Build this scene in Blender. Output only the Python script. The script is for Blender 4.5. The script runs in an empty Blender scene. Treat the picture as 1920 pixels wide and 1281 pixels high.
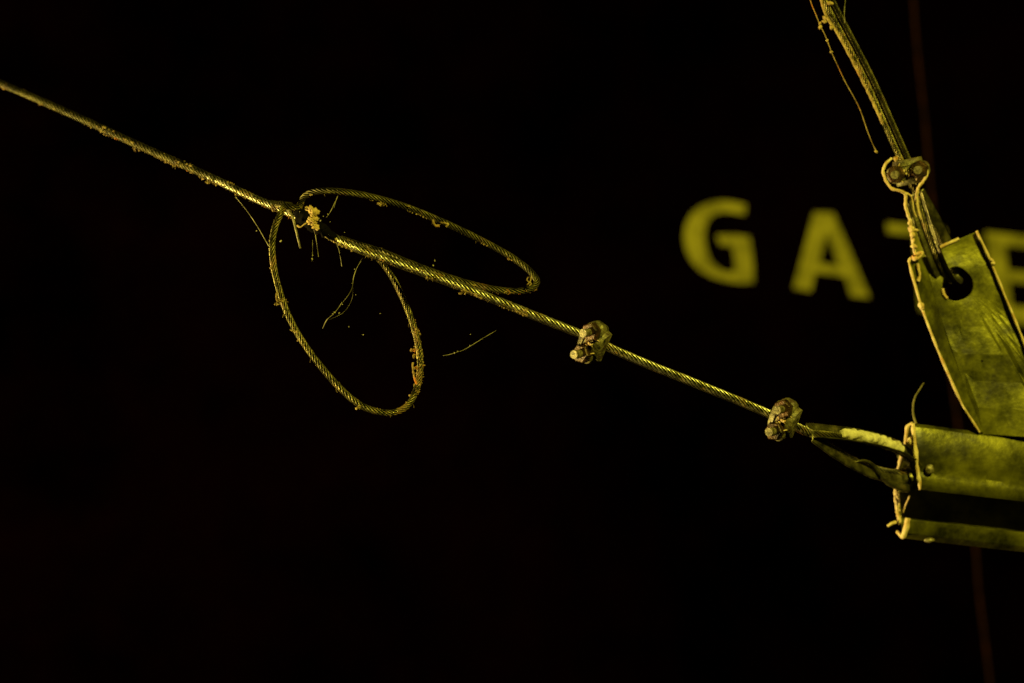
import bpy, bmesh, math, random
from mathutils import Vector, Matrix, noise
random.seed(7)
S = bpy.context.scene
COL = S.collection
V = Vector

# ------------------------------------------------------------------ camera
CAMZ = 1.5
LENS = 85.0
K = 1920 * LENS / 36.0                       # focal length in photo pixels
cd = bpy.data.cameras.new('camera')
cam = bpy.data.objects.new('camera', cd); COL.objects.link(cam)
cam.location = (0, 0, CAMZ); cam.rotation_euler = (math.radians(90), 0, 0)
cd.lens = LENS; cd.sensor_width = 36; cd.clip_start = .05; cd.clip_end = 50
cd.dof.use_dof = True; cd.dof.focus_distance = 1.60; cd.dof.aperture_fstop = 4.3
S.camera = cam

# ------------------------------------------------------------------ world, lamps, exposure
w = bpy.data.worlds.new('World'); S.world = w; w.use_nodes = True
w.node_tree.nodes['Background'].inputs[0].default_value = (.02, .02, .006, 1)
w.node_tree.nodes['Background'].inputs[1].default_value = .0

def lamp(name, loc, target, power, col, size):
    d = bpy.data.lights.new(name, 'AREA'); d.energy = power; d.color = col; d.size = size
    o = bpy.data.objects.new(name, d); COL.objects.link(o); o.location = loc
    o.rotation_euler = (V(target) - V(loc)).to_track_quat('-Z', 'Y').to_euler()
    return o
lamp('yard_lamp', (-2.2, 1.72, CAMZ - .75), (.12, 1.65, CAMZ), 150, (1, .78, .22), .20)
lamp('path_lamp', (.85, .05, CAMZ + 1.15), (.2, 1.8, CAMZ), 52, (1, .91, .11), .20)
S.view_settings.view_transform = 'Standard'; S.view_settings.look = 'None'
S.view_settings.exposure = 0; S.view_settings.gamma = 1; S.view_settings.use_curve_mapping = False

# ------------------------------------------------------------------ helpers
def P(px, py, d):
    "the point at depth d that the photograph shows at (px, py)"
    return V(((px - 960) / K * d, d, CAMZ - (py - 640.5) / K * d))

def tag(o, label=None, cat=None, group=None, kind=None):
    if label: o['label'] = label
    if cat: o['category'] = cat
    if group: o['group'] = group
    if kind: o['kind'] = kind
    return o

def thing(name, label, cat, loc=(0, 0, 0), group=None):
    o = bpy.data.objects.new(name, None); COL.objects.link(o)
    o.location = loc; o.empty_display_size = .02
    return tag(o, label, cat, group)

def world_loc(o):
    l = V((0, 0, 0))
    while o is not None:
        l += o.location; o = o.parent
    return l

class MB:
    def __init__(s): s.v = []; s.f = []; s.core = 0
    def add(s, v, f):
        n = len(s.v); s.v += [V(p) for p in v]; s.f += [tuple(i + n for i in q) for q in f]
    def build(s, name, mat, parent=None, smooth=True, bevel=0, label=None, local=False):
        off = V((0, 0, 0)) if (parent is None or local) else world_loc(parent)
        me = bpy.data.meshes.new(name); me.from_pydata([p - off for p in s.v], [], s.f); me.update()
        bm = bmesh.new(); bm.from_mesh(me); bmesh.ops.recalc_face_normals(bm, faces=bm.faces)
        bm.to_mesh(me); bm.free()
        if smooth:
            for p in me.polygons: p.use_smooth = True
        me.materials.append(mat)
        if s.core:
            me.materials.append(M['near_black'])
            for p in me.polygons[:s.core]: p.material_index = 1
        o = bpy.data.objects.new(name, me); COL.objects.link(o)
        if parent: o.parent = parent
        if bevel:
            b = o.modifiers.new('bevel', 'BEVEL'); b.width = bevel; b.segments = 2; b.limit_method = 'ANGLE'
        if label: o['label'] = label
        return o

def catmull(pts, step):
    pts = [V(p) for p in pts]
    if len(pts) > 2:
        q = [2 * pts[0] - pts[1]] + pts + [2 * pts[-1] - pts[-2]]
        out = []
        for i in range(1, len(q) - 2):
            a, b, c, d = q[i - 1:i + 3]
            # centripetal spacing keeps uneven points from kinking
            t0 = 0; t1 = t0 + max(1e-6, (b - a).length) ** .5; t2 = t1 + max(1e-6, (c - b).length) ** .5
            t3 = t2 + max(1e-6, (d - c).length) ** .5
            n = max(2, int((c - b).length / step * 2))
            for k in range(n):
                t = t1 + (t2 - t1) * k / n
                A1 = a * ((t1 - t) / (t1 - t0)) + b * ((t - t0) / (t1 - t0))
                A2 = b * ((t2 - t) / (t2 - t1)) + c * ((t - t1) / (t2 - t1))
                A3 = c * ((t3 - t) / (t3 - t2)) + d * ((t - t2) / (t3 - t2))
                B1 = A1 * ((t2 - t) / (t2 - t0)) + A2 * ((t - t0) / (t2 - t0))
                B2 = A2 * ((t3 - t) / (t3 - t1)) + A3 * ((t - t1) / (t3 - t1))
                out.append(B1 * ((t2 - t) / (t2 - t1)) + B2 * ((t - t1) / (t2 - t1)))
        out.append(pts[-1])
    else:
        out = pts
    res = [out[0]]; acc = 0
    for i in range(1, len(out)):
        a, b = out[i - 1], out[i]; L = (b - a).length; s = 0
        while L - s >= step - acc and L > 0:
            s += step - acc; acc = 0; res.append(a.lerp(b, s / L))
        acc += L - s
    if (res[-1] - out[-1]).length > step * .3: res.append(out[-1])
    return res

def frames(path, up=None):
    T = []
    for i in range(len(path)):
        a = path[max(0, i - 1)]; b = path[min(len(path) - 1, i + 1)]
        T.append((b - a).normalized())
    n = V(up) if up else V((0, 0, 1))
    if abs(n.normalized().dot(T[0])) > .95: n = V((1, 0, 0))
    n = (n - T[0] * n.dot(T[0])).normalized(); N = [n]
    for i in range(1, len(path)):
        n = T[i - 1].rotation_difference(T[i]) @ n
        n = (n - T[i] * n.dot(T[i])).normalized(); N.append(n)
    return T, N

def tube(mb, path, r, sides=8, lump=0, freq=300, seed=0, cap=True):
    T, N = frames(path); vs = []; m = len(path)
    for i, p in enumerate(path):
        b = T[i].cross(N[i]); rr = r(i / max(1, m - 1)) if callable(r) else r
        for k in range(sides):
            a = 2 * math.pi * k / sides
            d = N[i] * math.cos(a) + b * math.sin(a)
            q = rr
            if lump: q *= 1 + lump * noise.noise((p + d * rr) * freq + V((seed * 7.3, 0, seed)))
            vs.append(p + d * q)
    fs = [(i * sides + k, i * sides + (k + 1) % sides, (i + 1) * sides + (k + 1) % sides, (i + 1) * sides + k)
          for i in range(m - 1) for k in range(sides)]
    if cap:
        fs.append(tuple(range(sides))[::-1]); fs.append(tuple((m - 1) * sides + k for k in range(sides)))
    mb.add(vs, fs)

def wire_cable(pts, R, n=7, phase=0, ang=33, hand=1):
    "a 1 x 19 steel cable: a core and an outer layer of helical wires"
    lay = 2 * math.pi * R / math.tan(math.radians(ang)); step = lay / 18
    path = catmull(pts, step); T, N = frames(path)
    s_ = math.sin(math.pi / n); rw = R * s_ / (1 + s_) * .70; rc = R - rw
    mb = MB()
    tube(mb, path, rc * .93, 10); mb.core = len(mb.f)  # core coloured near black so the gaps between the wires look shaded
    for j in range(n):
        c = []
        wob = random.uniform(-.06, .06)
        for i, p in enumerate(path):
            a = hand * 2 * math.pi * i * step / lay + 2 * math.pi * j / n + phase + wob * noise.noise(p * 40 + V((j, 0, 0)))
            c.append(p + (N[i] * math.cos(a) + T[i].cross(N[i]) * math.sin(a)) * rc * (1 + .03 * noise.noise(p * 90 + V((j * 3, 0, 0)))))
        tube(mb, c, rw, 6)
    return mb, path

def blob(mb, c, r, squash=(1, 1, 1), lump=.45, freq=1.6, sub=2):
    bm = bmesh.new(); bmesh.ops.create_icosphere(bm, subdivisions=sub, radius=1)
    sd = V((random.uniform(-50, 50), random.uniform(-50, 50), random.uniform(-50, 50)))
    rot = Matrix.Rotation(random.uniform(0, 6), 3, V((random.random(), random.random(), random.random() + .1)).normalized())
    vs = []; fl = (random.uniform(.4, 1), random.uniform(.7, 1.5))
    for v in bm.verts:
        d = v.co.copy(); k = 1 + lump * noise.noise(d * freq + sd) + lump * .5 * noise.noise(d * freq * 2.7 + sd)
        q = V((d.x * squash[0], d.y * squash[1], d.z * squash[2])) * k * r
        vs.append(V(c) + (q if squash != (1, 1, 1) else rot @ V((q.x * fl[0], q.y * fl[1], q.z))))
    fs = [tuple(v.index for v in f.verts) for f in bm.faces]
    bm.free(); mb.add(vs, fs)

def crumbs(mb, path, R, count, rmin, rmax, down=.7, sub=1):
    T, N = frames(path)
    for _ in range(count):
        i = random.randrange(len(path)); t = T[i]
        d = V((random.gauss(0, .6), random.gauss(-.6, .5), random.gauss(-down, .6)))
        d = d - t * d.dot(t)
        if d.length < .01: continue
        d.normalize(); r = rmin + (rmax - rmin) * random.random() ** 3
        for k in range(random.choice((2, 3, 4, 5))):
            blob(mb, path[i] + d * (R + r * random.uniform(-.3, .7)) + t * random.uniform(-2.6, 2.6) * r, r * random.uniform(.25, .75), lump=.9, sub=sub)

def fuzz(mb, path, R, count, length):
    "broken silk ends sticking to a cable"
    T, N = frames(path)
    for _ in range(count):
        i = random.randrange(len(path)); t = T[i]
        d = V((random.gauss(0, .5), random.gauss(-.4, .4), random.gauss(-.9, .6))).normalized()
        p = path[i] + (d - t * d.dot(t)).normalized() * R * .95; L = length * random.uniform(.3, 1)
        e = p + (d + t * random.uniform(-.9, .9)) * L
        m = p.lerp(e, .5) + V((random.uniform(-1, 1), 0, random.uniform(-1, 1))) * L * .2
        tube(mb, catmull([p, m, e], L / 6), .00009, 4)

# ------------------------------------------------------------------ materials
def mat(name, c1, c2, scale=60, metallic=0, rough=(.4, .7), bump=.3, bscale=400, c3=None, c3t=(.58, .68), s3=25, spec=.5, detail=6, bdist=.0006):
    m = bpy.data.materials.new(name); m.use_nodes = True; nt = m.node_tree; nd = nt.nodes; lk = nt.links
    b = nd['Principled BSDF']
    tc = nd.new('ShaderNodeNewGeometry')
    n1 = nd.new('ShaderNodeTexNoise'); n1.inputs['Scale'].default_value = scale; n1.inputs['Detail'].default_value = detail
    n1.inputs['Roughness'].default_value = .65
    lk.new(tc.outputs['Position'], n1.inputs['Vector'])
    r1 = nd.new('ShaderNodeValToRGB'); r1.color_ramp.elements[0].position = .36; r1.color_ramp.elements[1].position = .66
    r1.color_ramp.elements[0].color = (*c1, 1); r1.color_ramp.elements[1].color = (*c2, 1)
    lk.new(n1.outputs['Fac'], r1.inputs['Fac']); out = r1.outputs['Color']
    metal = None
    if c3:
        n3 = nd.new('ShaderNodeTexNoise'); n3.inputs['Scale'].default_value = s3; n3.inputs['Detail'].default_value = 8
        n3.inputs['Roughness'].default_value = .7
        lk.new(tc.outputs['Position'], n3.inputs['Vector'])
        r3 = nd.new('ShaderNodeMapRange'); r3.inputs['From Min'].default_value = c3t[0]; r3.inputs['From Max'].default_value = c3t[1]
        lk.new(n3.outputs['Fac'], r3.inputs['Value'])
        mx = nd.new('ShaderNodeMix'); mx.data_type = 'RGBA'
        lk.new(r3.outputs['Result'], mx.inputs['Factor']); lk.new(out, mx.inputs['A']); mx.inputs['B'].default_value = (*c3, 1)
        out = mx.outputs['Result']
        mm = nd.new('ShaderNodeMapRange'); mm.inputs['To Min'].default_value = metallic; mm.inputs['To Max'].default_value = 0
        lk.new(r3.outputs['Result'], mm.inputs['Value']); lk.new(mm.outputs['Result'], b.inputs['Metallic'])
    else:
        b.inputs['Metallic'].default_value = metallic
    lk.new(out, b.inputs['Base Color'])
    rr = nd.new('ShaderNodeMapRange'); rr.inputs['To Min'].default_value = rough[0]; rr.inputs['To Max'].default_value = rough[1]
    lk.new(n1.outputs['Fac'], rr.inputs['Value']); lk.new(rr.outputs['Result'], b.inputs['Roughness'])
    b.inputs['Specular IOR Level'].default_value = spec
    nb = nd.new('ShaderNodeTexNoise'); nb.inputs['Scale'].default_value = bscale; nb.inputs['Detail'].default_value = 5
    lk.new(tc.outputs['Position'], nb.inputs['Vector'])
    bp = nd.new('ShaderNodeBump'); bp.inputs['Strength'].default_value = bump; bp.inputs['Distance'].default_value = bdist
    lk.new(nb.outputs['Fac'], bp.inputs['Height']); lk.new(bp.outputs['Normal'], b.inputs['Normal'])
    return m

M = {}
M['cable'] = mat('galvanised_wire', (.20, .18, .06), (.80, .76, .52), 130, .96, (.25, .44), .25, 900, (.18, .11, .025), (.55, .63), 70)
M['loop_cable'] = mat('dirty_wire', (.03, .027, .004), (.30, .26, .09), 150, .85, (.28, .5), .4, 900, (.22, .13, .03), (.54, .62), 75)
M['dim_cable'] = mat('dim_weathered_wire', (.02, .018, .003), (.14, .12, .03), 130, .7, (.32, .55), .35, 900, (.10, .05, .018), (.56, .66), 40)  # darker copy of the wire, dimmer light on far lengths painted into its colour
M['forged'] = mat('forged_zinc', (.015, .013, .004), (.28, .245, .10), 190, .3, (.36, .66), .8, 600, (.05, .025, .008), (.53, .62), 110)
M['rust_nut'] = mat('rusty_nut', (.006, .004, .0015), (.10, .05, .013), 150, .5, (.25, .6), .7, 800, (.15, .04, .007), (.56, .66), 120)
M['bolt'] = mat('bolt_zinc', (.05, .042, .015), (.30, .26, .13), 420, .4, (.35, .6), .5, 900)
M['plate'] = mat('dull_zinc_plate', (.035, .035, .003), (.23, .22, .016), 42, .5, (.3, .55), .5, 260, (.022, .02, .003), (.50, .66), 38, spec=.4)
M['beam'] = mat('dull_zinc_channel', (.022, .022, .002), (.20, .19, .014), 34, .55, (.28, .48), .4, 240, (.014, .013, .003), (.50, .66), 30, spec=.4)
M['thimble'] = mat('thimble_zinc', (.018, .016, .004), (.17, .155, .05), 120, .7, (.22, .48), .5, 500, (.08, .05, .02), (.58, .68), 60)
M['crust'] = mat('dusty_silk', (.42, .27, .11), (.68, .56, .32), 160, 0, (.8, .95), .8, 900, (.55, .22, .05), (.60, .70), 60, spec=.1)
M['dirt'] = mat('tan_dirt', (.16, .10, .03), (.46, .34, .13), 260, 0, (.8, .95), .7, 1200, (.50, .17, .03), (.56, .64), 55, spec=.1)
M['silk'] = mat('spider_silk', (.12, .10, .04), (.75, .66, .40), 160, 0, (.35, .6), 0, 500, spec=.5)
M['cocoon'] = mat('matted_dust', (.36, .24, .08), (.62, .45, .18), 220, 0, (.85, 1), .9, 1500, (.45, .18, .05), (.62, .72), 120, spec=.05)
M['pale_dust'] = mat('pale_caked_dust', (.44, .40, .24), (.74, .68, .44), 240, 0, (.85, 1), .8, 1200, (.16, .12, .04), (.60, .68), 90, spec=.05)
M['near_black'] = mat('matte_black', (.001, .001, .0008), (.004, .003, .002), 200, 0, (.9, 1), .7, 900, spec=.05)  # near black; paints the shade in wire gaps and the small hole
M['wall'] = mat('black_painted_wall', (.00003, .00002, .00002), (.0011, .00012, .00004), 5, 0, (.95, 1), .2, 60, spec=.0)
M['paint'] = mat('yellow_paint', (.10, .097, .006), (.25, .24, .018), 40, 0, (.75, .9), .3, 500, spec=.1)
M['cord'] = mat('rust_red_cord', (.006, .0012, .0003), (.022, .005, .001), 60, 0, (.85, .95), .4, 700, spec=.1)
M['stalk'] = mat('dry_stalk', (.10, .085, .03), (.18, .15, .06), 200, 0, (.7, .9), .3, 800, spec=.2)

# ------------------------------------------------------------------ the wall with its painted word
WD = 2.90
wall = thing('painted_wall', 'black painted wall with the yellow word GATE behind the rope and brackets', 'wall', (0, WD, CAMZ)); wall['kind'] = 'thing'
mb = MB()
x0, x1, y0, y1, z0, z1 = -2, 2, WD, WD + .1, CAMZ - 1.5, CAMZ + 1.3
mb.add([(x0, y0, z0), (x1, y0, z0), (x1, y1, z0), (x0, y1, z0), (x0, y0, z1), (x1, y0, z1), (x1, y1, z1), (x0, y1, z1)],
       [(0, 1, 5, 4), (1, 2, 6, 5), (2, 3, 7, 6), (3, 0, 4, 7), (4, 5, 6, 7), (0, 3, 2, 1)])
mb.build('panel', M['wall'], wall, smooth=False)

def slim(lp, k):
    "move an outline inward (k > 0 for a clockwise outline on the picture)"
    n = len(lp); out = []
    for i in range(n):
        a, b, c = V(lp[i - 1]), V(lp[i]), V(lp[(i + 1) % n])
        n1 = V((b - a).yx).normalized(); n1.x = -n1.x; n2 = V((c - b).yx).normalized(); n2.x = -n2.x
        m = (n1 + n2); m = m / max(.5, m.dot(n1)); out.append(tuple(b + m * k))
    return out

def area(lp): return sum(lp[i - 1][0] * lp[i][1] - lp[i][0] * lp[i - 1][1] for i in range(len(lp)))

def letter(outline, holes=(), label=None):
    outline = slim(outline, 1.7 if area(outline) > 0 else -1.7)
    holes = tuple(slim(h, -1.7 if area(h) > 0 else 1.7) for h in holes)
    bm = bmesh.new(); loops = []
    for lp in (outline,) + tuple(holes):
        vs = [bm.verts.new(P(x, y, WD - .0015)) for x, y in lp]
        es = [bm.edges.new((vs[i], vs[(i + 1) % len(vs)])) for i in range(len(vs))]
        loops += es
    r = bmesh.ops.triangle_fill(bm, use_beauty=True, use_dissolve=False, edges=loops)
    fs = [f for f in bm.faces]
    ex = bmesh.ops.extrude_face_region(bm, geom=fs)
    for g in ex['geom']:
        if isinstance(g, bmesh.types.BMVert): g.co.y += .0013
    mb = MB(); bm.verts.index_update()
    mb.add([v.co.copy() for v in bm.verts], [tuple(v.index for v in f.verts) for f in bm.faces]); bm.free()
    mb.build('letter', M['paint'], wall, smooth=False, label=label)

def z5(pts): return [(1240 + x / 3.692, 340 + y / 3.692) for x, y in pts]
letter(z5([(590, 158), (500, 138), (430, 130), (350, 138), (270, 168), (203, 222), (163, 300), (152, 390), (166, 480), (203, 555), (262, 618), (340, 664),
           (440, 695), (545, 710), (645, 706), (643, 600), (632, 490), (614, 376), (500, 366), (376, 368), (402, 444), (458, 448), (488, 468), (500, 520), (504, 572),
           (502, 626), (440, 622), (390, 594), (342, 540), (314, 462), (303, 380), (314, 302), (350, 246), (408, 220), (480, 218), (585, 240)]), label='painted letter G')
letter(z5([(1052, 208), (1195, 214), (1300, 455), (1452, 815), (1310, 800), (1268, 664), (1068, 636), (1040, 768), (908, 746), (975, 500)]),
       [z5([(1146, 372), (1098, 562), (1222, 580)])], label='painted letter A')
letter([(1661, 416), (1772, 428), (1774, 450), (1752, 448), (1764, 588), (1724, 583), (1714, 443), (1663, 438)], label='painted letter T')
letter([(1846, 433), (1975, 447), (1977, 472), (1887, 462), (1891, 505), (1965, 514), (1967, 537), (1894, 529), (1898, 572), (1990, 583), (1992, 618), (1866, 603)],
       label='painted letter E')

# thin cord hanging in front of the wall
crd = thing('hanging_cord', 'thin rust red cord hanging down the dark wall behind the brackets', 'cord', P(1712, 0, 2.70))
mb = MB()
tube(mb, catmull([P(x, y, 2.70) for x, y in ((1708, -120), (1713, 0), (1722, 110), (1734, 220), (1744, 330), (1756, 450), (1776, 640), (1804, 850), (1829, 1020),
     (1836, 1110), (1846, 1190), (1857, 1281), (1868, 1420))], .004), .0017, 8, .35, 120)
mb.build('cord', M['cord'], crd)

# ------------------------------------------------------------------ thimbles and rope eyes
def teardrop(T, u, w, L, W, off=0, n=64):
    out = []
    for k in range(n + 1):
        th = 2 * math.pi * k / n
        x = L * (1 - math.cos(th)) / 2; y = W * math.sin(th) * math.sin(th / 2) ** 1.15
        out.append((x, y))
    res = []
    for k, (x, y) in enumerate(out):
        a = out[max(0, k - 1)]; b = out[min(n, k + 1)]
        t = V((b[0] - a[0], b[1] - a[1])).normalized(); nn = V((-t.y, t.x))
        res.append((x + nn.x * off, y + nn.y * off))
    return [T + u * x + w * y for x, y in res]

def thimble_mesh(T, u, w, L, W, width=.005, skip=2):
    nrm = u.cross(w).normalized(); path = teardrop(T, u, w, L, W)[skip:-skip]
    cen = T + u * (L * .55); sec = []
    for k in range(9):                                   # outer trough face, then the inner face
        a = -1 + 2 * k / 8; sec.append((.0036 * abs(a) ** 2.2 - .0012, a * width))
    for k in range(9):
        a = 1 - 2 * k / 8; sec.append((.0036 * abs(a) ** 2.2 - .0024, a * width * .93))
    m = len(sec); vs = []; fs = []
    for i, p in enumerate(path):
        a = path[max(0, i - 1)]; b = path[min(len(path) - 1, i + 1)]; t = (b - a).normalized()
        rad = t.cross(nrm).normalized()
        if rad.dot(p - cen) < 0: rad = -rad
        for r, q in sec: vs.append(p + rad * (r + .0003 * noise.noise(p * 200 + nrm * q * 300)) + nrm * q)
    for i in range(len(path) - 1):
        for k in range(m): fs.append((i * m + k, i * m + (k + 1) % m, (i + 1) * m + (k + 1) % m, (i + 1) * m + k))
    fs.append(tuple(range(m))); fs.append(tuple((len(path) - 1) * m + k for k in range(m)))
    mb = MB(); mb.add(vs, fs); return mb

def eye_axes(T, C, w_hint):
    u = (C - T); L = u.length; u.normalize(); w_ = V(w_hint); w_ = (w_ - u * w_.dot(u)).normalized()
    return u, w_, L

# ------------------------------------------------------------------ long wire rope with its coiled tail
R = .0026
live_px = [(-260, 42, 1.80), (-100, 112, 1.765), (0, 156, 1.74), (120, 208, 1.715), (250, 268, 1.69), (390, 330, 1.66), (480, 373, 1.64), (540, 398, 1.625),
           (590, 422, 1.612), (640, 452, 1.604), (700, 476, 1.60), (800, 512, 1.597), (900, 550, 1.595), (1000, 590, 1.595), (1090, 626, 1.597), (1130, 645, 1.60), (1200, 676, 1.606),
           (1300, 716, 1.613), (1400, 757, 1.62), (1450, 779, 1.624), (1480, 793, 1.628)]
live = [P(*p) for p in live_px]
T1 = P(1500, 805, 1.632); C1 = P(1714, 880, 1.70)
u1, w1, L1 = eye_axes(T1, C1, (-.05, .62, -.78))
rope = thing('wire_rope', 'long twisted steel wire rope slanting across the picture with its tail coiled in two loops', 'wire rope', live[9])
eye1 = teardrop(T1, u1, w1, L1, .0160, off=-.0022)
mbc, p_live = wire_cable(live + eye1[6:34], R)
oc = mbc.build('cable', M['cable'], rope); oc.data.materials.append(M['dim_cable'])
for p in oc.data.polygons:                              # the far length's dimmer light is painted darker, with dust, in ragged patches
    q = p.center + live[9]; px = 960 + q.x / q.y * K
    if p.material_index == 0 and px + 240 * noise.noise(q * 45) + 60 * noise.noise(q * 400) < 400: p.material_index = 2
doff = V((.0003, .0050, -.0010))
dead = eye1[34:-5] + [p + doff for p in reversed(live[9:])] + [P(610, 438, 1.618)]
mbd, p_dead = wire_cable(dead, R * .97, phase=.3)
mbd.build('cable', M['dim_cable'], rope, label='duller return length of the rope lying behind it')

up_px = [(508, 381, 1.640), (520, 383, 1.628), (530, 383, 1.617), (546, 389, 1.612), (557, 390, 1.612), (563, 382, 1.612), (570, 370, 1.610), (584, 361, 1.607), (606, 358, 1.603), (660, 362, 1.600), (740, 381, 1.603),
         (830, 416, 1.612), (905, 452, 1.617), (962, 484, 1.617), (995, 510, 1.614), (1007, 528, 1.610), (996, 541, 1.607), (960, 546, 1.605), (900, 537, 1.605),
         (835, 518, 1.606), (770, 494, 1.608), (715, 472, 1.612), (670, 458, 1.622), (640, 448, 1.626)]
mbu, p_up = wire_cable([P(*p) for p in up_px], R * .86)
mbu.build('loop', M['dim_cable'], rope, label='upper dull loop of the tail, a long flat oval')
low_px = [(545, 385, 1.635), (533, 387, 1.615), (526, 402, 1.607), (517, 422, 1.605), (511, 450, 1.604), (512, 490, 1.602), (522, 538, 1.60), (538, 585, 1.60), (562, 632, 1.60), (600, 685, 1.60), (640, 730, 1.60),
          (675, 759, 1.60), (705, 771, 1.60), (737, 774, 1.602), (765, 760, 1.607), (782, 726, 1.613), (788, 686, 1.618), (783, 640, 1.621), (769, 592, 1.623), (748, 543, 1.622),
          (724, 502, 1.617), (703, 478, 1.613), (690, 468, 1.615)]
mbl, p_low = wire_cable([P(*p) for p in low_px], R * .84)
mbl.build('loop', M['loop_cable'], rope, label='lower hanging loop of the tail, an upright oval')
mb = MB(); tube(mb, catmull([P(541, 394, 1.604), P(549, 408, 1.597), (P(556, 436, 1.597)), P(563, 466, 1.60)], .0008), lambda t: .0009 - .0003 * t, 6, .15, 500)
mb.build('wire_end', M['bolt'], rope, label='single loose wire end sticking down at the crossing')
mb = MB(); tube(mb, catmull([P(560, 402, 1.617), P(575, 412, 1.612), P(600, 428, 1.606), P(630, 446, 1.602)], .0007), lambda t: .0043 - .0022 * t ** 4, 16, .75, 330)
mb.build('black_sleeve', M['near_black'], rope, label='lumpy black sleeve around the crossing')  # lumpy black tube over the rope at the crossing
mb = MB()
crumbs(mb, p_live[:160], R, 60, .0003, .0011)
crumbs(mb, p_live[160:420], R, 380, .0003, .0014)
crumbs(mb, p_up, R * .86, 70, .0003, .0013, .9)
crumbs(mb, p_low, R * .84, 60, .0003, .0011, .2)
i0 = len(p_low) * 80 // 100
crumbs(mb, p_low[i0 - 40:i0 + 5], R * .84, 60, .0004, .0013, .1)
for px, py, d, r in ((391, 341, 1.655, .0016), (328, 313, 1.67, .001), (255, 280, 1.69, .0016), (711, 382, 1.597, .002), (722, 384, 1.597, .0015), (876, 545, 1.59, .0014), (867, 548, 1.59, .0018),
                     (985, 590, 1.588, .0016), (952, 549, 1.60, .0014), (524, 563, 1.595, .0022), (521, 570, 1.595, .0013), (552, 622, 1.595, .0019), (776, 655, 1.61, .002), (779, 668, 1.61, .0022),
                     (781, 690, 1.61, .002), (785, 700, 1.61, .0016), (672, 764, 1.595, .0018), (640, 460, 1.595, .0014), (652, 462, 1.592, .0017), (664, 469, 1.592, .0013)):
    for k in range(9): blob(mb, P(px + random.uniform(-6, 6), py + random.uniform(-3, 3), d), r * random.uniform(.15, .45), lump=.9, sub=2)
# hook of crusted silk under the upper loop, strands by the lower loop
for path, r in (([(811, 413, 1.602), (814, 420, 1.60), (818, 424, 1.60), (824, 423, 1.60)], .001), ([(826, 417, 1.602), (840, 421, 1.60), (836, 426, 1.60)], .0007),
                ([(520, 548, 1.598), (518, 556, 1.595), (521, 566, 1.595), (528, 562, 1.597)], .0006), ([(774, 680, 1.607), (774, 690, 1.606), (778, 712, 1.606), (782, 722, 1.606)], .0006),
                ([(990, 520, 1.602), (988, 526, 1.60), (996, 532, 1.60), (992, 536, 1.60)], .0004), ([(996, 518, 1.602), (994, 528, 1.60), (988, 535, 1.60)], .0004)):
    tube(mb, catmull([P(*p) for p in path], .0005), r, 6, .6, 700)
fuzz(mb, p_live[200:420], R, 30, .0028); fuzz(mb, p_up, R, 18, .0028); fuzz(mb, p_low, R, 24, .0028)
o = mb.build('dirt_crumbs', M['dirt'], rope); o['kind'] = 'stuff'

mb = MB(); dc = [p + V((0, -.0016, .0020)) for p in dead[3:24] if 1572 < 960 + p.x / p.y * K < 1694]; tube(mb, catmull(dc, .0006), lambda t: .0026 + .0014 * min(1, 14 * t, 8 * (1 - t)), 18, .45, 260)
mb.build('dust_coat', M['pale_dust'], rope, label='pale dust caked on the upper side of the rope eye')
th1 = thing('rope_thimble', 'grooved metal thimble in the rope eye hooked into the horizontal channel', 'thimble', T1)
thimble_mesh(T1 + u1 * .008, u1, w1, L1 - .008, .0152, .0075).build('trough', M['thimble'], th1)

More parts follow.
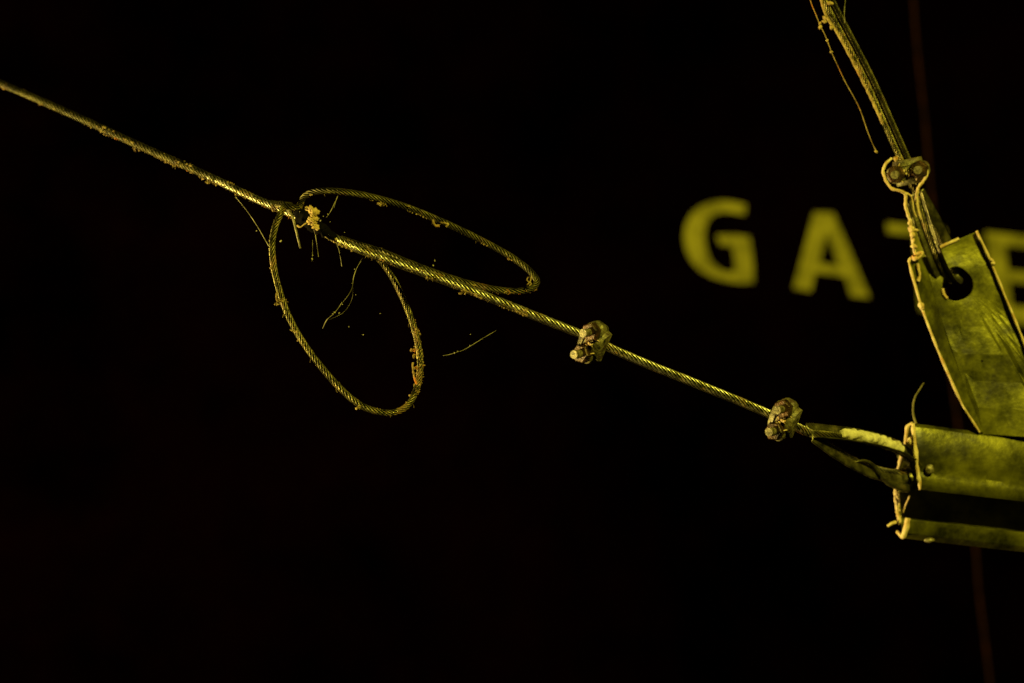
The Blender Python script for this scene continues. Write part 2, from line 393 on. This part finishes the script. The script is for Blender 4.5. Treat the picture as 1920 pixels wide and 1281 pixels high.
# ------------------------------------------------------------------ rope clips
def clip_parts(root):
    "local axes: x along the rope, y between the two bolts, z towards the nuts"
    mb = MB(); bow = .0072; h = .0162; pts = [V((0, -bow, h)), V((0, -bow, .004)), V((0, -bow, -.003))]
    for k in range(1, 12):
        a = math.pi + math.pi * k / 12; pts.append(V((0, bow * math.cos(a), -.0035 + bow * .95 * math.sin(a))))
    pts += [V((0, bow, -.003)), V((0, bow, .004)), V((0, bow, h))]
    path = catmull(pts, .0006)
    tube(mb, path, .0025, 14, .05, 400)
    o = mb.build('u_bolt', M['bolt'], root, local=True); sp = o.modifiers.new('edge', 'EDGE_SPLIT'); sp.split_angle = math.radians(50)
    mb = MB()                                            # saddle: a waisted casting, tall at both ends, thin where the rope lies
    prof = []
    for k in range(40):
        a = 2 * math.pi * k / 40; c, s = math.cos(a), math.sin(a)
        y = .0135 * math.copysign(abs(s) ** .75, s); x = .0066 * math.copysign(abs(c) ** .7, c) * (1 - .18 * (1 - abs(s)))
        prof.append((x, y))
    lv = [(-.0015, .86), (.0000, 1.0), (.0032, 1.0), (.0046, .88), (.0050, .72)]
    vs = []
    for z, sc in lv:
        for x, y in prof:
            zz = z + (-.0022 if z < 0 else 0) * min(1, (abs(y) / .009) ** 2) + .0010 * (abs(x) / .0066) ** 2 * (1 if z > .003 else 0)
            q = V((x * sc, y * sc, zz)); q += q.normalized() * .0007 * noise.noise(q * 260); vs.append(q)
    fs = [(i * 40 + k, i * 40 + (k + 1) % 40, (i + 1) * 40 + (k + 1) % 40, (i + 1) * 40 + k) for i in range(4) for k in range(40)]
    fs += [tuple(range(40)), tuple(160 + k for k in range(40))]
    mb.add(vs, fs)
    # raised end walls that cradle the rope
    for sx in (-1, 1):
        ring = []
        for x in (sx * .0040, sx * .0078):
            for k in range(13):
                a = math.pi * k / 12; ring.append(V((x + .0004 * noise.noise(V((x, a, 1)) * 200), .0098 * math.cos(a) * (.92 if abs(x) > .006 else 1), -.003 + .0112 * math.sin(a) ** .7 * .86 * (.85 if abs(x) > .006 else 1))))
        f = [(k, k + 1, 13 + k + 1, 13 + k) for k in range(12)] + [(12, 0, 13, 25), tuple(range(13)), tuple(13 + k for k in range(13))]
        mb.add(ring, f)
    mb.build('saddle', M['forged'], root, local=True, bevel=.0004)
    for sy in (-1, 1):
        mb = MB(); vs = []; n = 6; ph = .3 * sy
        for z, rr in ((.0048, .0053), (.0054, .0058), (.0096, .0058), (.0103, .0051)):
            for k in range(n):
                a = 2 * math.pi * k / n + ph; vs.append(V((rr * math.cos(a), sy * bow + rr * math.sin(a), z)))
        m = 12; zt = .0103
        for k in range(n):
            a = 2 * math.pi * k / n + ph; vs.append(V((.0027 * math.cos(a), sy * bow + .0027 * math.sin(a), zt)))
        fs = [(i * n + k, i * n + (k + 1) % n, (i + 1) * n + (k + 1) % n, (i + 1) * n + k) for i in range(4) for k in range(n)]
        fs.append(tuple(range(n)))
        mb.add(vs, fs)
        for _ in range(10):
            a = random.uniform(0, 6.28)
            blob(mb, V((.0045 * math.cos(a), sy * bow + .0045 * math.sin(a), random.uniform(.005, .0105))), random.uniform(.0006, .0014), sub=2)
        mb.build('nut', M['rust_nut'], root, local=True, smooth=False, bevel=.0003)
    mb = MB()
    for _ in range(34):
        blob(mb, V((random.uniform(-.0045, .0045), random.uniform(-.009, .009), random.uniform(.0035, .0052))), random.uniform(.0004, .0012), sub=1)
    for s in ((-1, -1), (1, 1), (-1, 1)):
        tube(mb, catmull([V((s[0] * .006, s[1] * .004, .005)), V((s[0] * .003, s[1] * .006, .0085)), V((0, s[1] * .0072, .0125))], .0005), .0004, 5, .6, 900)
    for _ in range(26):  # pale bits between the nuts paint in small sharp glints
        blob(mb, V((random.uniform(-.005, .003), random.gauss(0, .0022), random.uniform(.0045, .0085))), random.uniform(.0005, .0012), lump=.8, sub=2)
    o = mb.build('dust_crust', M['crust'], root, local=True); o['kind'] = 'stuff'

def place_clip(root, pos, b, s):
    z = V(b).normalized(); y = V(s); y = (y - z * y.dot(z)).normalized(); x = y.cross(z)
    m = (Matrix((x, y, z)).transposed() * 1.12).to_4x4(); m.translation = pos; root.matrix_world = m

clip = thing('rope_clip', 'rusty rope clip midway along the long rope, right of the upper loop', 'rope clip', group='wire rope clips')
clip_parts(clip)
def copy_clip(label):
    r = clip.copy(); COL.objects.link(r); r['label'] = label
    for ch in clip.children:
        c = ch.copy(); COL.objects.link(c); c.parent = r
    return r
clip_b = copy_clip('grey rope clip on the long rope just before its thimble and the channel')
clip_c = copy_clip('dark rope clip on the steep doubled rope above the upright bracket')
place_clip(clip, P(1114, 641, 1.592), (-.60, -.80, -.08), (-.52, .1, -.85))
place_clip(clip_b, P(1471, 786, 1.619), (-.52, -.85, -.05), (-.40, .1, -.90))

# ------------------------------------------------------------------ steep rope at the upper right
st_px = [(1480, -150, 1.66), (1545, 0, 1.67), (1580, 68, 1.673), (1620, 146, 1.676), (1655, 224, 1.68), (1682, 285, 1.683), (1697, 318, 1.685), (1708, 345, 1.687)]
st = [P(*p) for p in st_px]
rope2 = thing('wire_rope', 'steep doubled wire rope coming down from the top edge to the upright bracket', 'wire rope', st[5])
T2 = P(1711, 350, 1.689); C2 = P(1788, 532, 1.7065)
u2, w2, L2 = eye_axes(T2, C2, (-.55, -.83, .0))
eye2 = teardrop(T2, u2, w2, L2, .0140, off=-.0020)
mbc, p2 = wire_cable(st + eye2[5:33], R * .80)
mbc.build('cable', M['loop_cable'], rope2)
off2 = V((.0058, .0030, .0012))
mbd, p3 = wire_cable(eye2[33:-5] + [p + off2 for p in reversed(st)], R * .70, phase=.5)
mbd.build('cable', M['dim_cable'], rope2, label='dimmer second leg of the doubled rope')
mb = MB()
crumbs(mb, p2[:220], R * .86, 50, .0004, .001, 0)
for px, py, r in ((1547, 34, .002), (1546, 40, .0016), (1559, 52, .0014), (1556, 6, .0018), (1652, 214, .0012), (1680, 298, .002)):
    blob(mb, P(px, py, 1.668), r, sub=2)
tube(mb, catmull([P(1536, -40, 1.665), P(1541, 5, 1.665), P(1552, 35, 1.667), P(1570, 62, 1.669), P(1600, 118, 1.671), P(1632, 182, 1.674), P(1655, 232, 1.676)], .0008), .0009, 8, .4, 300)
o = mb.build('dirt_crumbs', M['dirt'], rope2); o['kind'] = 'stuff'
place_clip(clip_c, P(1704, 322, 1.682), (-.26, -.96, -.10), (-.97, .15, -.20))
th2 = thing('rope_thimble', 'grooved metal thimble in the eye of the steep rope through the bracket hole', 'thimble', T2)
thimble_mesh(T2 + u2 * .004, u2, w2, L2 - .005, .0132, .0064).build('trough', M['thimble'], th2)

# ------------------------------------------------------------------ upright bracket
DB = 1.700
br = thing('upright_bracket', 'upright folded zinc bracket with a round hole, holding the steep rope', 'bracket', P(1850, 806, DB))
H = V((1795, 533)); RH = (29, 32)
poly = [V((1753, 470)), V((1797, 449)), V((1828, 436)), V((1846, 468)), V((1942, 700)), V((1985, 824)), V((1843, 814)), V((1800, 700)), V((1757, 575)), V((1733, 482))]
def ray_poly(c, a):
    d = V((math.cos(a), math.sin(a))); best = None
    for i in range(len(poly)):
        p, q = poly[i], poly[(i + 1) % len(poly)]; e = q - p; den = d.x * e.y - d.y * e.x
        if abs(den) < 1e-9: continue
        t = ((p.x - c.x) * e.y - (p.y - c.y) * e.x) / den; s = ((p.x - c.x) * d.y - (p.y - c.y) * d.x) / den
        if t > 0 and -1e-6 <= s <= 1 + 1e-6 and (best is None or t < best): best = t
    return c + d * best
angs = sorted(set([2 * math.pi * k / 72 for k in range(72)] + [math.atan2((p - H).y, (p - H).x) % (2 * math.pi) for p in poly]))
n = len(angs); rings = []
RADS = (0, .03, .08, .2, .4, .6, .8, 1)
for fr in RADS:
    rg = []
    for a in angs:
        wv = 1 + .05 * math.sin(3 * a + 1) ; i_ = V((H.x + RH[0] * wv * math.cos(a), H.y + RH[1] * wv * math.sin(a)))
        o_ = ray_poly(H, a); rg.append(i_.lerp(o_, fr))
    rings.append(rg)
def web_pt(p, back=0):
    dent = .0016 * noise.noise(V((p.x, p.y, 0)) * .016)
    return P(p.x, p.y, DB + dent + back)
TH = .0024
mb = MB(); vs = []; fs = []; nr = len(RADS)
for rg in rings: vs += [web_pt(p) for p in rg]
for rg in rings: vs += [web_pt(p) + V((0, TH, 0)) for p in rg]
B = nr * n
for i in range(nr - 1):
    for k in range(n):
        k2 = (k + 1) % n
        fs.append((i * n + k, i * n + k2, (i + 1) * n + k2, (i + 1) * n + k)); fs.append((B + i * n + k, B + i * n + k2, B + (i + 1) * n + k2, B + (i + 1) * n + k))
for k in range(n):
    k2 = (k + 1) % n
    fs.append((k, k2, B + k2, B + k)); e = (nr - 1) * n; fs.append((e + k, e + k2, B + e + k2, B + e + k))
mb.add(vs, fs); mb.build('web', M['plate'], br, smooth=False, bevel=.0005)

def strip(name, edge_a, edge_b, parent, m, thick, lump=0, label=None):
    "a bent flange between two polylines (each a list of points), with thickness along +depth"
    mb = MB(); vs = []; fs = []; k = len(edge_a)
    for off in (0, thick):
        for e in (edge_a, edge_b):
            for p in e: vs.append(p + V((off * .35, off, 0)) + V((noise.noise(p * 60), 0, 0)) * lump)
    for i in range(k - 1):
        fs += [(i, i + 1, k + i + 1, k + i), (2 * k + i, 2 * k + i + 1, 3 * k + i + 1, 3 * k + i),
               (i, i + 1, 2 * k + i + 1, 2 * k + i), (k + i, k + i + 1, 3 * k + i + 1, 3 * k + i)]
    fs += [(0, k, 3 * k, 2 * k), (k - 1, 2 * k - 1, 4 * k - 1, 3 * k - 1)]
    mb.add(vs, fs); return mb.build(name, m, parent, smooth=False, bevel=.0004, label=label)
le = [(1704, 492), (1727, 572), (1752, 640), (1780, 706), (1806, 762), (1837, 811)]
lw = [(1733, 481), (1757, 575), (1776, 634), (1800, 701), (1822, 757), (1844, 811)]
strip('flange', [P(x, y, DB - .012 + .009 * (y - 492) / 319) for x, y in le], [P(x, y, DB - .0003) for x, y in lw], br, M['plate'], TH)
re_ = [(1831, 433), (1846, 466), (1858, 492), (1880, 545), (1902, 598), (1925, 655), (1990, 810)]
rw_ = [(1828, 437), (1844, 470), (1855, 496), (1877, 549), (1899, 602), (1922, 659), (1986, 812)]
strip('flange', [P(x, y, DB - .0034) for x, y in re_], [P(x, y, DB - .0003) for x, y in rw_], br, M['plate'], TH)
mb = MB()
def crust(pts, r, d, lump=.5, f=260): tube(mb, catmull([P(x, y, d) for x, y in pts], .0007), r, 8, lump, f, random.random() * 9)
tube(mb, catmull([P(x, y, DB - .0125 + .009 * (y - 492) / 319) for x, y in le], .0007), .0008, 8, .7, 110, 3)
crust(re_, .0010, DB - .0038, .7, 110)
crust([(1752, 469), (1775, 458), (1798, 448)], .0012, DB, .3)
crust([(1704, 492), (1708, 484), (1716, 487), (1727, 480), (1729, 474), (1720, 476), (1712, 482)], .0011, DB - .012, .6)
crust([(1721, 494), (1722, 505), (1725, 517), (1722, 528)], .0011, DB - .011, .8)
for px, py, r in ((1727, 573, .0022), (1729, 578, .0017), (1859, 489, .0022), (1862, 494, .0016), (1715, 484, .002)): blob(mb, P(px, py, DB - (.014 if px < 1800 else .0045)), r, sub=2)
crust([(1767, 541), (1770, 552), (1776, 560)], .0011, DB - .001, .4)
o = mb.build('dust_crust', M['crust'], br); o['kind'] = 'stuff'
mb = MB(); blob(mb, P(1841, 677, DB - .0004), .0011, (1, .25, 1), .15); mb.build('rivet_or_hole', M['near_black'], br)  # flat black disc painted for the dark of a small drilled hole

# ------------------------------------------------------------------ horizontal channel
end = [(1725, 918, 1.690), (1724, 905, 1.6882), (1722, 893, 1.6885), (1721, 884, 1.6894), (1720, 872, 1.6882), (1717, 845, 1.687), (1713, 800, 1.690), (1710, 794, 1.694), (1702, 795, 1.706), (1697, 806, 1.714), (1691, 842, 1.722), (1684, 872, 1.728),
       (1683, 900, 1.730), (1685, 945, 1.728), (1690, 985, 1.720), (1692, 1003, 1.708), (1697, 1010, 1.699), (1701, 1000, 1.694), (1703, 974, 1.692)]
ch = thing('channel_beam', 'horizontal zinc channel with a slotted front below the upright bracket', 'channel', P(1700, 900, 1.70))
ep = [P(*p) for p in end]
ax = (P(1920, 930, 1.705) - P(1712, 905, 1.69)).normalized()
t_ = .0021; cen = sum(ep, V()) / len(ep)
inn = []
for i, p in enumerate(ep):
    a = ep[max(0, i - 1)]; b = ep[min(len(ep) - 1, i + 1)]; tg = (b - a).normalized(); nn = tg.cross(ax).normalized()
    if nn.dot(cen - p) < 0: nn = -nn
    inn.append(p + nn * t_)
mb = MB(); ns = 30; Lc = .17; m = len(ep); vs = []
for s in range(ns + 1):
    for p in ep + inn[::-1]:
        o_ = ax * (Lc * s / ns); q = p + o_
        vs.append(q + V((0, .0007 * noise.noise(q * 35), .0004 * noise.noise(q * 50 + V((3, 0, 0))))))
mm = 2 * m; fs = [(s * mm + k, s * mm + (k + 1) % mm, (s + 1) * mm + (k + 1) % mm, (s + 1) * mm + k) for s in range(ns) for k in range(mm)]
for k in range(m - 1):
    for e in (0, ns * mm): fs.append((e + k, e + k + 1, e + mm - 2 - k, e + mm - 1 - k))
mb.add(vs, fs); o = mb.build('profile', M['beam'], ch, smooth=False, bevel=.0004)
for p in o.data.polygons: p.use_smooth = True
bpy.context.view_layer.update()
sm = o.modifiers.new('edge', 'EDGE_SPLIT'); sm.split_angle = math.radians(38)
mb = MB()
def crust3(pts, r, lump=.5, f=260): tube(mb, catmull([P(*p) for p in pts], .0007), r, 8, lump, f, random.random() * 9)
crust3([(1712, 794, 1.688), (1715, 830, 1.685), (1719, 870, 1.685), (1725, 919, 1.686)], lambda t: .0012 + .0004 * math.sin(t * 3.1) + .0003 * math.sin(t * 17), .4, 260)
crust3([(1711, 794, 1.688), (1703, 798, 1.69), (1699, 815, 1.692), (1697, 833, 1.694), (1692, 850, 1.70), (1686, 874, 1.706)], lambda t: .0011 + .0003 * math.sin(t * 9), .5, 260)
crust3([(1686, 874, 1.706), (1681, 890, 1.71), (1679, 930, 1.71), (1682, 955, 1.708), (1687, 982, 1.70)], .0012, .9, 500)
crust3([(1703, 972, 1.689), (1699, 990, 1.690), (1693, 1008, 1.693)], .002, .3)
crust3([(1693, 1008, 1.693), (1683, 998, 1.70)], .0015, .4)
crust3([(1664, 987, 1.70), (1672, 982, 1.70), (1680, 979, 1.702)], .0011, .5)
crust3([(1706, 930, 1.70), (1698, 948, 1.705), (1693, 962, 1.706)], .0006, .4)
blob(mb, P(1709, 828, 1.69), .0034, (1, .7, 1), .3)
for k in range(70):
    t = random.random(); blob(mb, P(1681 + 5 * t + random.uniform(-3, 3), 888 + 95 * t, 1.706), random.uniform(.0004, .001), sub=1)
o = mb.build('dust_crust', M['crust'], ch); o['kind'] = 'stuff'
mb = MB(); blob(mb, P(1743, 880, 1.6875), .0033, (1, .6, 1.1), .12, 1.2, 3); mb.build('rivet_or_hole', M['bolt'], ch)
mb = MB(); blob(mb, P(1743, 1013, 1.690), .0026, (1.5, .8, .7), .15, 1.2, 3); mb.build('rivet_or_hole', M['bolt'], ch)
mb = MB(); tube(mb, catmull([P(1600, 867, 1.668), P(1622, 864, 1.672), P(1640, 876, 1.678), P(1660, 900, 1.682), P(1690, 914, 1.69), P(1712, 905, 1.71), P(1712, 870, 1.716), P(1690, 852, 1.705)], .001), lambda t: .0006 + .0032 * min(1, t * 1.5), 12, .2, 200)
mb.build('hook', M['thimble'], ch)

# ------------------------------------------------------------------ cobwebs, dust and a stalk
def web(label, strands, specks=(), loc=None, m='silk'):
    t = thing('cobweb', label, 'cobweb', P(*strands[0][0][0]))
    mb = MB()
    for pts, r in strands: tube(mb, catmull([P(*p) for p in pts], .0006), r * (.40 if m == 'silk' else .75), 6, .9 if m == 'silk' else .5, 200 if m == 'silk' else 420, random.random() * 9)
    for px, py, d, r in specks: blob(mb, P(px, py, d), r * (.65 if m == 'silk' else 1), sub=1)
    mb.build('threads', M[m], t)
web('broken dusty spider thread hanging inside the lower loop',
    [([(680, 484, 1.606), (669, 503, 1.603), (663, 520, 1.60), (660, 540, 1.598), (654, 552, 1.598), (643, 567, 1.60)], .00042),
     ([(641, 567, 1.60), (635, 577, 1.60), (626, 588, 1.60), (613, 600, 1.602), (605, 616, 1.604)], .00042),
     ([(662, 540, 1.598), (660, 560, 1.60), (645, 585, 1.60), (617, 600, 1.60)], .00012)],
    [(627, 586, 1.60, .0012), (624, 589, 1.60, .0009), (636, 587, 1.60, .0007), (642, 571, 1.60, .0008), (667, 553, 1.60, .0006), (654, 613, 1.60, .0007), (713, 588, 1.60, .0006),
     (665, 505, 1.60, .0007), (681, 628, 1.60, .0006), (660, 532, 1.598, .0006)])
web('slanting spider thread between the long rope and the left side of the lower loop',
    [([(441, 369, 1.64), (452, 382, 1.63), (466, 400, 1.62), (482, 424, 1.61), (504, 462, 1.603)], .00028)], [(443, 371, 1.64, .0007), (481, 433, 1.61, .0006)])
web('short loose spider thread floating right of the lower loop',
    [([(831, 667, 1.60), (842, 665, 1.60), (856, 661, 1.598), (870, 656, 1.597), (890, 644, 1.597), (908, 633, 1.598), (930, 620, 1.60)], .00028)],
    [(852, 662, 1.598, .0008), (858, 659, 1.598, .0007), (882, 627, 1.598, .0006), (881, 648, 1.60, .0005)])
web('cluster of fine dangling spider threads under the tan dust lump at the rope crossing',
    [([(588, 428, 1.60), (591, 440, 1.598), (594, 458, 1.598), (597, 482, 1.60)], .00032), ([(586, 450, 1.60), (586, 470, 1.60), (585, 490, 1.60)], .00022),],
    [(585, 486, 1.60, .0009), (586, 479, 1.60, .0006), (527, 452, 1.60, .0008), (526, 453, 1.60, .0009), (619, 416, 1.60, .0005), (617, 440, 1.60, .0008), (615, 402, 1.60, .0008), (606, 406, 1.60, .0006),
     (598, 410, 1.60, .001), (601, 414, 1.60, .0009), (562, 397, 1.60, .0006), (646, 436, 1.60, .0006), (620, 443, 1.60, .0006), (815, 489, 1.60, .001), (812, 498, 1.60, .0008)])
web('short straight spider thread hanging from the top edge just right of the steep rope',
    [([(1587, -40, 1.67), (1585, 0, 1.67), (1583, 22, 1.67), (1584, 44, 1.67)], .0004)])
web('tiny spider thread hanging under the long rope just right of the black sleeve',
    [([(630, 455, 1.60), (635, 468, 1.60), (638, 482, 1.60), (641, 500, 1.602)], .0003)])
web('wispy spider thread hanging below the left end of the upper loop',
    [([(630, 374, 1.602), (624, 388, 1.60), (619, 398, 1.60), (612, 408, 1.60)], .0003), ([(634, 366, 1.602), (630, 376, 1.601), (626, 390, 1.60)], .0004)])
web('long dust beaded spider thread left of the steep rope',
    [([(1512, -30, 1.66), (1521, 6, 1.66), (1530, 28, 1.66), (1538, 48, 1.66), (1547, 66, 1.662), (1560, 100, 1.665), (1570, 122, 1.667), (1584, 152, 1.67), (1610, 200, 1.672), (1628, 250, 1.674), (1637, 272, 1.675), (1645, 288, 1.675)], .0003)],
    [(1538, 51, 1.66, .0016), (1551, 76, 1.662, .0012), (1559, 98, 1.662, .0013), (1643, 284, 1.675, .0012), (1537, 44, 1.66, .001)], m='dirt')
web('thick orange crusted web strand running from the dark clip down to the bracket corner',
    [([(1672, 297, 1.674), (1662, 306, 1.672), (1656, 320, 1.672), (1659, 334, 1.672), (1665, 345, 1.672), (1673, 354, 1.672), (1688, 358, 1.672), (1697, 364, 1.674), (1698, 385, 1.676), (1702, 402, 1.678), (1707, 416, 1.68), (1709, 440, 1.682), (1713, 465, 1.684), (1717, 478, 1.684)], .0014),
     ([(1697, 362, 1.674), (1706, 366, 1.675), (1710, 374, 1.676), (1713, 395, 1.678), (1718, 408, 1.68)], .001),
     ([(1736, 312, 1.674), (1738, 326, 1.674), (1731, 340, 1.675), (1722, 352, 1.676), (1719, 372, 1.677), (1721, 392, 1.678), (1727, 412, 1.68)], .0015)],
    [(1709, 430, 1.68, .0028), (1711, 440, 1.68, .0026), (1718, 432, 1.68, .0018), (1712, 452, 1.68, .0022), (1714, 462, 1.68, .0022), (1706, 418, 1.68, .0018)], m='crust')

dl = thing('dust_lump', 'tan matted lump of dust hanging at the crossing of the rope and its loops', 'dust lump', P(588, 410, 1.596))
mb = MB()
for px, py, r in ((584, 394, .0022), (590, 398, .0026), (587, 405, .0026), (585, 412, .003), (582, 416, .0023), (589, 419, .0024), (592, 425, .002), (595, 429, .0012), (588, 412, .0024)):
    blob(mb, P(px, py, 1.594), r, lump=.5, freq=2.2, sub=3)
tube(mb, catmull([P(582, 415, 1.594), P(572, 420, 1.594), P(563, 426, 1.595), P(557, 423, 1.596)], .0005), .0005, 5, .5, 600)
tube(mb, catmull([P(574, 391, 1.60), P(582, 393, 1.597), P(588, 395, 1.595)], .0005), .0013, 6, .5, 600)
mb.build('clump', M['cocoon'], dl)

sk = thing('dry_stalk', 'thin bent dry stalk rising from the end of the horizontal channel', 'stalk', P(1716, 794, 1.694))
mb = MB(); tube(mb, catmull([P(1718, 795, 1.692), P(1713, 780, 1.694), P(1712, 762, 1.695), P(1716, 744, 1.696), P(1724, 731, 1.697), P(1732, 718, 1.70)], .001), lambda t: .0008 - .0003 * t, 6, .3, 400)
mb.build('stem', M['stalk'], sk)
